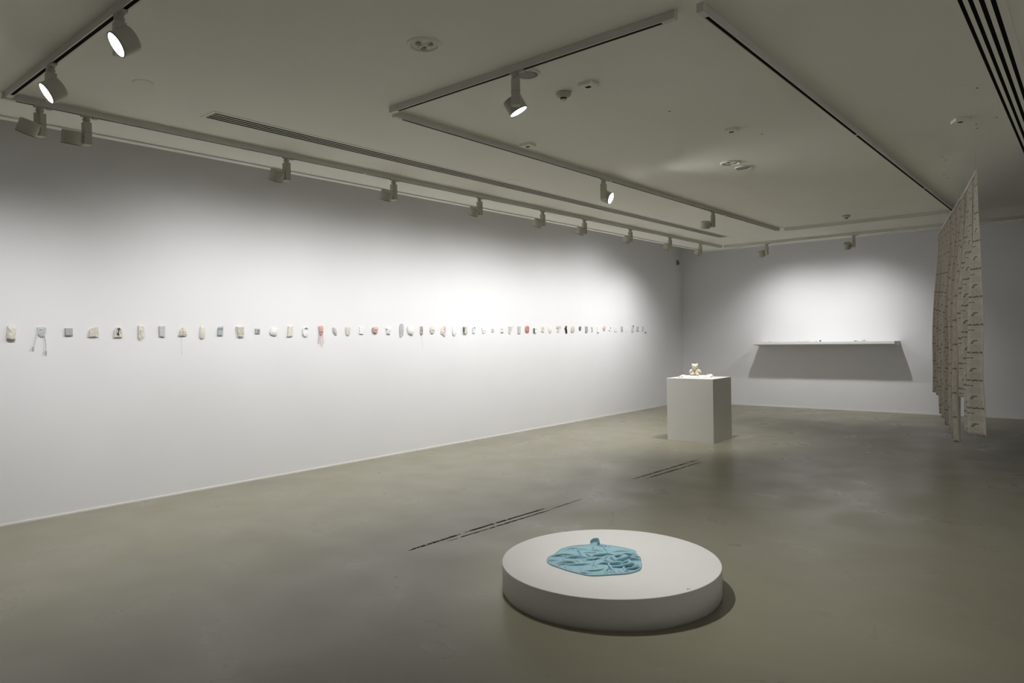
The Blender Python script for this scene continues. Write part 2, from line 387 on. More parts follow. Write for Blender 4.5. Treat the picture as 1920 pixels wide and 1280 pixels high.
spotlight(3.983, 13.11, 104, -57, P_BACK, 122, 'white spotlight facing the back wall, right one above the long shelf', track_az=0)

# added, unseen track and fill lamps over the right wall, raising the ambient light
track('added white track beside the right wall, out of the picture, holding the fill lamps', 8.25, -3.5, 8.25, 12.9)
for k, y in enumerate((-3.0, -0.5, 2.0, 4.6, 7.4, 10.4)):
    spotlight(8.25, y, 0, -38, P_FILL, 110, 'added fill spotlight over the right wall outside the picture')

# ------------------------------------------------------------------ slot diffusers in the ceiling
def slot_vent(label, slots, y0, y1, fx0, fx1):
    root = empty('slot_diffuser', ((fx0 + fx1) / 2, (y0 + y1) / 2, CEIL)); tag(root, label, 'air vent')
    cx = root.location.x; hy = (y1 - y0) / 2; d = .003
    link('backing', B(slots[0][0] - cx, slots[-1][1] - cx, -hy, hy, -.0012, .0), M_DARK, root)
    link('frame', box(box(B(fx0 - cx, slots[0][0] - cx, -hy, hy, -d, 0), slots[-1][1] - cx, fx1 - cx, -hy, hy, -d, 0), fx0 - cx, fx1 - cx, -hy - .03, -hy, -d, 0), M_CEIL, root)
    link('end_frame', B(fx0 - cx, fx1 - cx, hy, hy + .03, -d, 0), M_CEIL, root)
    for a, b in zip(slots, slots[1:]):
        link('slat', B(a[1] - cx, b[0] - cx, -hy, hy, -d, 0), M_CEIL, root)
    return root
s0 = [2.060, 2.100, 2.140, 2.182]
slot_vent('long slot air diffuser with four dark lines, between the two left tracks', [(x, x + .028) for x in s0], 2.60, 11.95, 2.035, 2.245)
slot_vent('wide slot air diffuser with four broad dark lines at the upper right corner', [(6.672, 6.692), (6.713, 6.734), (6.756, 6.779), (6.802, 6.825)], 2.3, 11.9, 6.641, 6.862)

# ------------------------------------------------------------------ ceiling fittings
def on_ceiling(name, x, y, label, cat, rz=0.0, group=None):
    r = empty(name, (x, y, CEIL), rz); tag(r, label, cat, group); return r
def blank_disc(x, y, r, label):
    o = link('cover_plate', lathe(bmesh.new(), [(0, -.005), (r * .93, -.005), (r, -.003), (r, 0), (0, 0)], 40), M_CEIL, None, False)
    o.location = (x, y, CEIL); tag(o, label, 'cover plate', 'round blank plates on the ceiling'); return o
def ring_fixture(x, y, label):
    r = on_ceiling('recessed_downlight', x, y, label, 'downlight', 0, 'recessed round ceiling fittings')
    link('trim_ring', lathe(bmesh.new(), [(.078, -.001), (.080, -.009), (.086, -.012), (.098, -.007), (.102, -.002), (.102, 0), (.078, 0)], 48), M_CEIL, r, True)
    link('recess', lathe(bmesh.new(), [(0, -.002), (.078, -.002), (.078, 0), (0, 0)], 40), M_CEIL, r)
    for k in range(3):
        t = R3(20 + 120 * k); link('lamp_socket', cyl(bmesh.new(), .018, .014, -.010, -.002, 16, (.040 * math.cos(t), .040 * math.sin(t))), M_GRILLE, r)
    link('bracket', B(-.05, .05, -.006, .006, -.009, -.002), M_CEIL, r)
def ceiling_speaker(x, y, r, label):
    t = on_ceiling('ceiling_speaker', x, y, label, 'speaker', 0, 'round ceiling speakers')
    link('trim_ring', lathe(bmesh.new(), [(r * .84, -.004), (r * .86, -.011), (r * .95, -.011), (r, -.004), (r, 0), (r * .84, 0)], 48), M_CEIL, t, True)
    link('grille', lathe(bmesh.new(), [(0, -.0085), (r * .5, -.008), (r * .84, -.006), (r * .84, 0), (0, 0)], 48), M_GRILLE, t, True)
def smoke_detector(x, y, label):
    t = on_ceiling('smoke_detector', x, y, label, 'smoke detector', 0, 'smoke detectors on the ceiling')
    link('housing', lathe(bmesh.new(), [(0, -.038), (.024, -.038), (.050, -.024), (.053, -.018), (.053, 0), (0, 0)], 40), M_LAMP, t, True)
    link('chamber', lathe(bmesh.new(), [(0, -.047), (.021, -.047), (.023, -.038), (0, -.038)], 32), M_HOLE, t)
    link('cap', lathe(bmesh.new(), [(0, -.052), (.020, -.052), (.022, -.047), (0, -.047)], 32), M_LAMP, t)
def square_sensor(x, y, rz, label, s=.052):
    t = on_ceiling('ceiling_sensor', x, y, label, 'sensor', rz, 'square sensor boxes on the ceiling')
    link('housing', B(-s, s, -s, s, -.022, 0, bev=.003), M_CEIL, t)
    link('window', B(-s * .35, s * .35, -s * .28, s * .28, -.0235, -.021), M_HOLE, t)
ring_fixture(4.243, 2.806, 'recessed round downlight ring with exposed sockets, alone at the top centre of the ceiling')
blank_disc(2.452, 1.987, .062, 'plain white round plate on the ceiling above the leftmost wall lamps')
ceiling_speaker(4.40, 3.562, .083, 'round grey-grilled ceiling speaker beside the lamp over the platform')
smoke_detector(4.365, 4.01, 'smoke detector on the ceiling right of the grey-grilled speaker')
square_sensor(4.59, 3.985, 0.0, 'square sensor box next to the nearer smoke detector')
square_sensor(3.36, 4.87, 0.0, 'square sensor box beside the left track of the inner rectangle')
blank_disc(2.354, 5.88, .062, 'plain white round plate on the ceiling beside the middle of the slot diffuser')
blank_disc(2.371, 9.25, .062, 'plain white round plate near the far end of the slot diffuser')
square_sensor(4.88, 5.69, 0.3, 'square sensor box in the middle of the inner rectangle')
ring_fixture(4.413, 6.795, 'recessed round downlight ring beside the bright patch on the ceiling')
ceiling_speaker(4.43, 7.078, .083, 'round ceiling speaker touching the far recessed downlight ring')
smoke_detector(4.382, 11.10, 'far smoke detector close to the back of the inner rectangle')
blank_disc(4.793, 10.797, .085, 'faint round plate right of the far smoke detector')
blank_disc(6.458, 5.852, .062, 'faint round plate beside the wide slot diffuser')
square_sensor(6.37, 6.72, 0.5, 'square sensor box beside the wide slot diffuser')
blank_disc(6.46, 9.25, .062, 'faint round plate beyond the hanging rods, nearer of two')
blank_disc(6.47, 10.39, .062, 'faint round plate beyond the hanging rods, farther of two')
for hx, hy_ in [(6.573, 5.929), (6.45, 6.98), (6.44, 7.12), (6.60, 6.86), (6.05, 8.05), (6.05, 8.22), (5.93, 8.95), (5.93, 9.2), (4.72, 4.9), (5.02, 6.0)]:
    a = link('drill_hole', lathe(bmesh.new(), [(0, -.001), (.008, -.001), (.008, 0), (0, 0)], 12), M_HOLE, None)
    a.location = (hx, hy_, CEIL); tag(a, 'tiny dark drill hole in the white ceiling', 'drill hole', 'drill holes in the ceiling')

# small detector box high in the far corner of the left wall
t = empty('wall_sensor', (0, 14.40, 3.135)); tag(t, 'small dark grey sensor box high on the left wall by the far corner', 'sensor')
link('housing', B(0, .035, -.04, .04, -.055, .055, bev=.006), M_GRILLE, t)
link('window', B(.034, .037, -.025, .025, -.03, .01), M_HOLE, t)

# ------------------------------------------------------------------ round platform
PX, PY, PR, PH = 4.899, 3.669, 0.662, 0.172
pl = link('round_platform', lathe(bmesh.new(), [(0, PH), (PR - .004, PH), (PR - .001, PH - .0012), (PR, PH - .004), (PR, .012), (PR - .006, .010), (PR - .006, 0), (0, 0)], 180), M_PLINTH, None)
pl.location = (PX, PY, 0); tag(pl, 'low round white platform on the concrete floor under the teal garment', 'platform')
for p in pl.data.polygons: p.use_smooth = abs(p.normal.z) < .5
st = empty('number_sticker', (5.509, 3.487, PH)); tag(st, 'tiny numbered sticker near the right rim of the round platform', 'sticker')
link('sheet', B(-.012, .012, -.008, .008, 0, .0006), M_PLINTH, st)
bm = bmesh.new()
for pts in ([(-.008, .004), (-.005, .006), (-.003, .003), (-.008, -.005), (-.002, -.005)], [(.002, .005), (.008, .005), (.004, -.005)]):
    tube(bm, [(x, y, .0009) for x, y in pts], .0011, 6)
link('digits', bm, M_INK, st); st.rotation_euler = (0, 0, R3(40))

# ------------------------------------------------------------------ teal garment lying on the platform
OUT = [(-0.296, -0.241), (-0.314, -0.201), (-0.315, -0.146), (-0.341, -0.05), (-0.337, 0.029), (-0.303, 0.097), (-0.258, 0.149), (-0.25, 0.19), (-0.267, 0.24), (-0.241, 0.253), (-0.213, 0.253), (-0.174, 0.211), (-0.113, 0.222), (-0.046, 0.229), (-0.015, 0.21), (-0.011, 0.25), (0.044, 0.22), (0.086, 0.171), (0.132, 0.126), (0.18, 0.054), (0.208, 0.016), (0.243, -0.058), (0.245, -0.113), (0.221, -0.179), (0.171, -0.237), (0.132, -0.278), (0.09, -0.319), (0.04, -0.336), (-0.016, -0.345), (-0.087, -0.335), (-0.162, -0.321), (-0.21, -0.313), (-0.256, -0.288)]
def draped_cloth(n=161, steps=460):
    """a sheet with more cloth than its outline can hold: it buckles into real folds over the platform (z = 0)"""
    out = smooth_path([Vector((x, y, 0)) for x, y in OUT if not (y > .232 or abs(x + .015) < .006)], 10, True); cen = np.array([-.05, -.055])
    oa = np.array([[o.x, o.y] for o in out]) - cen; ang = np.arctan2(oa[:, 1], oa[:, 0]); rad = np.hypot(oa[:, 0], oa[:, 1]); k = np.argsort(ang)
    g_ = np.linspace(-1, 1, n); U, V = np.meshgrid(g_, g_, indexing='ij')
    X = U * np.sqrt(1 - V * V / 2); Y = V * np.sqrt(1 - U * U / 2); A = np.arctan2(Y, X); Rr = np.hypot(X, Y)
    RO = np.interp(A, ang[k], rad[k], period=2 * np.pi)
    P = np.zeros((n, n, 3)); P[..., 0] = cen[0] + np.cos(A) * Rr * RO; P[..., 1] = cen[1] + np.sin(A) * Rr * RO
    rng = np.random.RandomState(5); edge = np.ones((n, n), bool); edge[2:-2, 2:-2] = False
    def blob(x, y, sx, sy, th):
        dx, dy = P[..., 0] - x, P[..., 1] - y; c, s = math.cos(th), math.sin(th)
        return np.exp(-(((dx * c + dy * s) / sx) ** 2 + ((-dx * s + dy * c) / sy) ** 2))
    grow = .09 + 1.0 * blob(.10, -.01, .08, .12, .5) + .42 * blob(-.19, -.16, .075, .11, .3) + .16 * blob(.05, -.22, .13, .05, .7) + .22 * blob(-.12, .05, .05, .13, .6)
    grow *= np.clip((1 - Rr) / .10, 0, 1)
    xs = rng.randn(n, n)
    for _ in range(5): xs = (xs + np.roll(xs, 1, 0) + np.roll(xs, -1, 0) + np.roll(xs, 1, 1) + np.roll(xs, -1, 1)) / 5
    xs = xs / xs.std(); P[..., 2] = .004 + np.clip(xs * .004 + .003, 0, .02) * ~edge; rest0 = P.copy(); rest0[..., 2] = 0
    fams = []
    for (di, dj, st) in ((1, 0, 1), (0, 1, 1), (1, 1, .6), (1, -1, .6), (4, 0, .16), (0, 4, .16)):
        a_i = slice(0, n - di); b_i = slice(di, n); a_j = slice(max(0, -dj), n - max(0, dj)); b_j = slice(max(0, dj), n - max(0, -dj))
        L0 = np.linalg.norm(rest0[b_i, b_j] - rest0[a_i, a_j], axis=-1); gm = (grow[a_i, a_j] + grow[b_i, b_j]) / 2
        fams.append((a_i, a_j, b_i, b_j, L0, gm, st))
    Q = P.copy()
    for s_ in range(steps):
        v = (P - Q) * .90; Q = P.copy(); P = P + v; P[..., 2] -= .000012 + .00003 * (s_ > steps * .75)
        gr = min(1, s_ / (steps * .6))
        for it in range(4):
            D = np.zeros_like(P); W = np.zeros((n, n, 1))
            for a_i, a_j, b_i, b_j, L0, gm, st in fams:
                d = P[b_i, b_j] - P[a_i, a_j]; l = np.linalg.norm(d, axis=-1) + 1e-9; L_ = L0 * (1 + gm * gr)
                c = (st * .5 * (l - L_) / l)[..., None] * d
                D[a_i, a_j] += c; D[b_i, b_j] -= c; W[a_i, a_j] += st; W[b_i, b_j] += st
            P = P + 1.5 * D / np.maximum(W, 1e-6)
            P[edge] = rest0[edge] + np.array([0, 0, .004])
            P[..., 2] = np.clip(P[..., 2], .003, .075)
    return P, out
CP, OUTL = draped_cloth()
bm = bmesh.new(); n_ = CP.shape[0]
vs = [[bm.verts.new(CP[i, j]) for j in range(n_)] for i in range(n_)]
for i in range(n_ - 1):
    for j in range(n_ - 1): bm.faces.new((vs[i][j], vs[i + 1][j], vs[i + 1][j + 1], vs[i][j + 1]))
g = link('crumpled_garment', bm, M_TEAL, None, True); g.location = (PX, PY, PH)
sd = g.modifiers.new('smooth', 'SUBSURF'); sd.levels = 1; sd.render_levels = 1
sd = g.modifiers.new('thickness', 'SOLIDIFY'); sd.thickness = .0018; sd.offset = 1
tag(g, 'teal blue jersey garment spread and crumpled on the round white platform', 'garment')
hp = [Vector((o.x, o.y, .0045)) for o in OUTL]; hp.append(hp[0].copy())
link('hem', tube(bmesh.new(), hp, .0045, 8), M_TEAL, g, True)
bm = bmesh.new(); rows = []
for i in range(15):          # raised neckband at the back
    s = i / 14; a = R3(200 - 220 * s); hgt = .034 * math.sin(math.pi * min(1, .12 + s * .8)) ** .6
    cx_, cy_ = -.236 + .030 * math.cos(a), .196 + .036 * math.sin(a)
    rows.append([bm.verts.new((cx_, cy_, .003)), bm.verts.new((cx_ * .99 - .003, cy_ - .001, .003 + hgt * .6)), bm.verts.new((cx_, cy_ - .004, .004 + hgt))])
for a, b in zip(rows, rows[1:]):
    for k in range(2): bm.faces.new((a[k], a[k + 1], b[k + 1], b[k]))
nb = link('neckband', bm, M_TEAL, g, True); sd = nb.modifiers.new('thickness', 'SOLIDIFY'); sd.thickness = .003

# ------------------------------------------------------------------ square pedestal with bear
PDH = .905
pd = link('square_pedestal', B(0, .71, 0, .63, 0, PDH, bev=.0025), M_PLINTH, None); pd.location = (2.369, 9.290, 0)
tag(pd, 'white square pedestal on the floor in front of the far corner, carrying the plush bear', 'pedestal')
def blob_mesh(name, parts, voxel, m, parent, fuzz=0.0, seed=0):
    bm = bmesh.new()
    for c, r, rot in parts:
        mm = Matrix.Translation(c) @ Euler(rot).to_matrix().to_4x4() @ Matrix.Diagonal((*r, 1))
        bmesh.ops.create_icosphere(bm, subdivisions=3, radius=1.0, matrix=mm)
    o = link(name, bm, m, parent, True)
    md = o.modifiers.new('merge', 'REMESH'); md.mode = 'VOXEL'; md.voxel_size = voxel; md.use_smooth_shade = True
    sm = o.modifiers.new('soften', 'SMOOTH'); sm.iterations = 4; sm.factor = .6
    if fuzz:
        tx = bpy.data.textures.new(name + '_fuzz', 'CLOUDS'); tx.noise_scale = .008
        d = o.modifiers.new('fuzz', 'DISPLACE'); d.texture = tx; d.strength = fuzz; d.mid_level = .5
    return o
bear = empty('plush_bear', (2.693, 9.553, PDH + .0335), R3(20)); tag(bear, 'small cream plush bear sitting on the white lace cloth', 'toy')
bear.scale = (1.18, 1.18, 1.12)
# local frame: facing -Y
Z0 = (0, 0, 0)
blob_mesh('body', [((0, .005, .042), (.044, .035, .044), Z0), ((0, .0, .075), (.026, .024, .026), Z0),
                   ((-.002, -.012, .118), (.036, .033, .031), Z0), ((0, -.036, .108), (.017, .016, .013), Z0),
                   ((-.031, -.004, .143), (.013, .008, .013), Z0), ((.027, -.004, .143), (.013, .008, .013), Z0),
                   ((-.050, -.012, .056), (.017, .019, .032), (0, R3(40), 0)), ((.050, -.012, .056), (.017, .019, .032), (0, R3(-40), 0)),
                   ((-.030, -.045, .016), (.017, .034, .016), (0, 0, R3(-22))), ((.030, -.045, .016), (.017, .034, .016), (0, 0, R3(22))),
                   ((-.040, -.072, .020), (.015, .009, .017), Z0), ((.040, -.072, .020), (.015, .009, .017), Z0)], .004, M_PLUSH, bear, .003)
bm = bmesh.new()
for x in (-.012, .013): bmesh.ops.create_icosphere(bm, subdivisions=2, radius=.0032, matrix=Matrix.Translation((x, -.043, .124)))
link('eye', bm, M_FACE, bear, True)
bm = bmesh.new(); bmesh.ops.create_icosphere(bm, subdivisions=2, radius=.0045, matrix=Matrix.Translation((0, -.052, .113)) @ Matrix.Diagonal((1.2, .7, .8, 1)))
link('nose', bm, M_FACE, bear, True)
link('mouth', tube(bmesh.new(), [(-.007, -.0495, .103), (0, -.0525, .105), (.007, -.0495, .103)], .001, 6), M_FACE, bear)

cloth = empty('lace_cloth', (2.69, 9.56, PDH), R3(38)); tag(cloth, 'crumpled white lace cloth under the plush bear on the pedestal', 'cloth')
def lace():
    bm = bmesh.new(); N, K = 120, 30; rings = []; c = bm.verts.new((0, 0, .030))
    for k in range(1, K + 1):
        e = k / K; ring = []
        for i in range(N):
            t = 2 * math.pi * i / N
            sc = 1 + .05 * math.sin(t * 14) * e + .06 * noise.noise(Vector((math.cos(t) * 2, math.sin(t) * 2, 0)))
            x, y = .222 * e * math.cos(t) * sc, .125 * e * math.sin(t) * sc
            z = .030 * (1 - e ** 12) + .004 * noise.noise(Vector((x * 28, y * 28, 1))) * (1 - e ** 4) + .002 * noise.noise(Vector((x * 90, y * 90, 5)))
            ring.append(bm.verts.new((x, y, max(.001, z))))
        rings.append(ring)
    for i in range(N): bm.faces.new((c, rings[0][i], rings[0][(i + 1) % N]))
    for a, b in zip(rings, rings[1:]):
        for i in range(N): j = (i + 1) % N; bm.faces.new((a[i], b[i], b[j], a[j]))
    low = [bm.verts.new((v.co.x, v.co.y, 0)) for v in rings[-1]]
    for i in range(N): j = (i + 1) % N; bm.faces.new((rings[-1][i], low[i], low[j], rings[-1][j]))
    bm.faces.new(low[::-1]); return bm
link('sheet', lace(), M_LACE, cloth, True)
ru = blob_mesh('ruffle', [((.215, .01, .028), (.035, .025, .016), (0, R3(-25), .4)), ((.245, .02, .032), (.020, .016, .010), (0, R3(30), 0)), ((.19, .03, .028), (.03, .02, .014), (0, R3(20), 1)),
                     ((.225, -.02, .020), (.026, .018, .014), (0, R3(-15), -.6))], .004, M_LACE, cloth, .008)
blob_mesh('ruffle', [((-.17, 0, .024), (.045, .05, .020), (0, 0, 0)), ((-.215, 0, .014), (.030, .03, .013), (0, 0, 0))], .004, M_LACE, cloth, .006)

# ------------------------------------------------------------------ wall shelf on the back wall
SZ = 1.345; SD = .45; SX0, SX1 = 1.76, 4.37
sh = empty('wall_shelf', ((SX0 + SX1) / 2, LY, SZ)); tag(sh, 'long white wedge-edged shelf on the back wall, casting a wide shadow', 'shelf')
hw = (SX1 - SX0) / 2
def wedge(x0, x1, zt, f, bk):
    bm = bmesh.new(); v = []
    for x in (x0, x1): v.append([bm.verts.new((x, y, z)) for y, z in ((0, zt), (-SD, zt), (-SD, zt - f), (0, zt - bk))])
    for i in range(4): j = (i + 1) % 4; bm.faces.new((v[0][i], v[0][j], v[1][j], v[1][i]))
    bm.faces.new(v[0][::-1]); bm.faces.new(v[1]); return bm
link('board', wedge(-hw, hw - .02, 0, .045, .095), M_SHELF, sh)
link('end_panel', wedge(hw - .02, hw, .003, .050, .100), M_SHELF, sh)
SHI = [(1.93, .10, .020, 'white', 'flat white scrap at the left end of the shelf'), (2.06, .05, .012, 'lgrey', 'thin grey scrap near the left end of the shelf'),
       (2.62, .09, .018, 'ivory', 'ivory scrap left of the middle of the shelf'), (2.78, .10, .022, 'white', 'white crumpled scrap in the middle of the shelf'),
       (2.95, .06, .016, 'cream', 'cream scrap beside the black knot on the shelf'), (3.03, .03, .026, 'black', 'small black knot in the middle of the shelf'),
       (3.68, .06, .020, 'grey', 'small grey scrap near the right end of the shelf'), (3.82, .06, .036, 'cream', 'cream yellow scrap near the right end of the shelf'),
       (3.74, .05, .016, 'white', 'white scrap between the grey and cream ones on the shelf')]
for i, (x, wd, hh, mk, lb) in enumerate(SHI):
    bm = bmesh.new(); bmesh.ops.create_icosphere(bm, subdivisions=4, radius=1.0)
    for v in bm.verts:
        n = noise.noise(v.co * 2.3 + Vector((i * 7, 0, 0))); n2 = noise.noise(v.co * 6 + Vector((0, i * 5, 0)))
        v.co *= 1 + .35 * n + .12 * n2
        v.co = Vector((v.co.x * wd / 2, v.co.y * wd * .45, (v.co.z + 1) * hh / 2 * 1.0))
    mz = min(v.co.z for v in bm.verts)
    for v in bm.verts: v.co.z -= mz
    o = link('ceramic_scrap', bm, IM[mk], None, True); o.location = (x, LY - .30 + .03 * (i % 3), SZ)
    tag(o, lb, 'art piece', 'small pieces on the wall shelf')

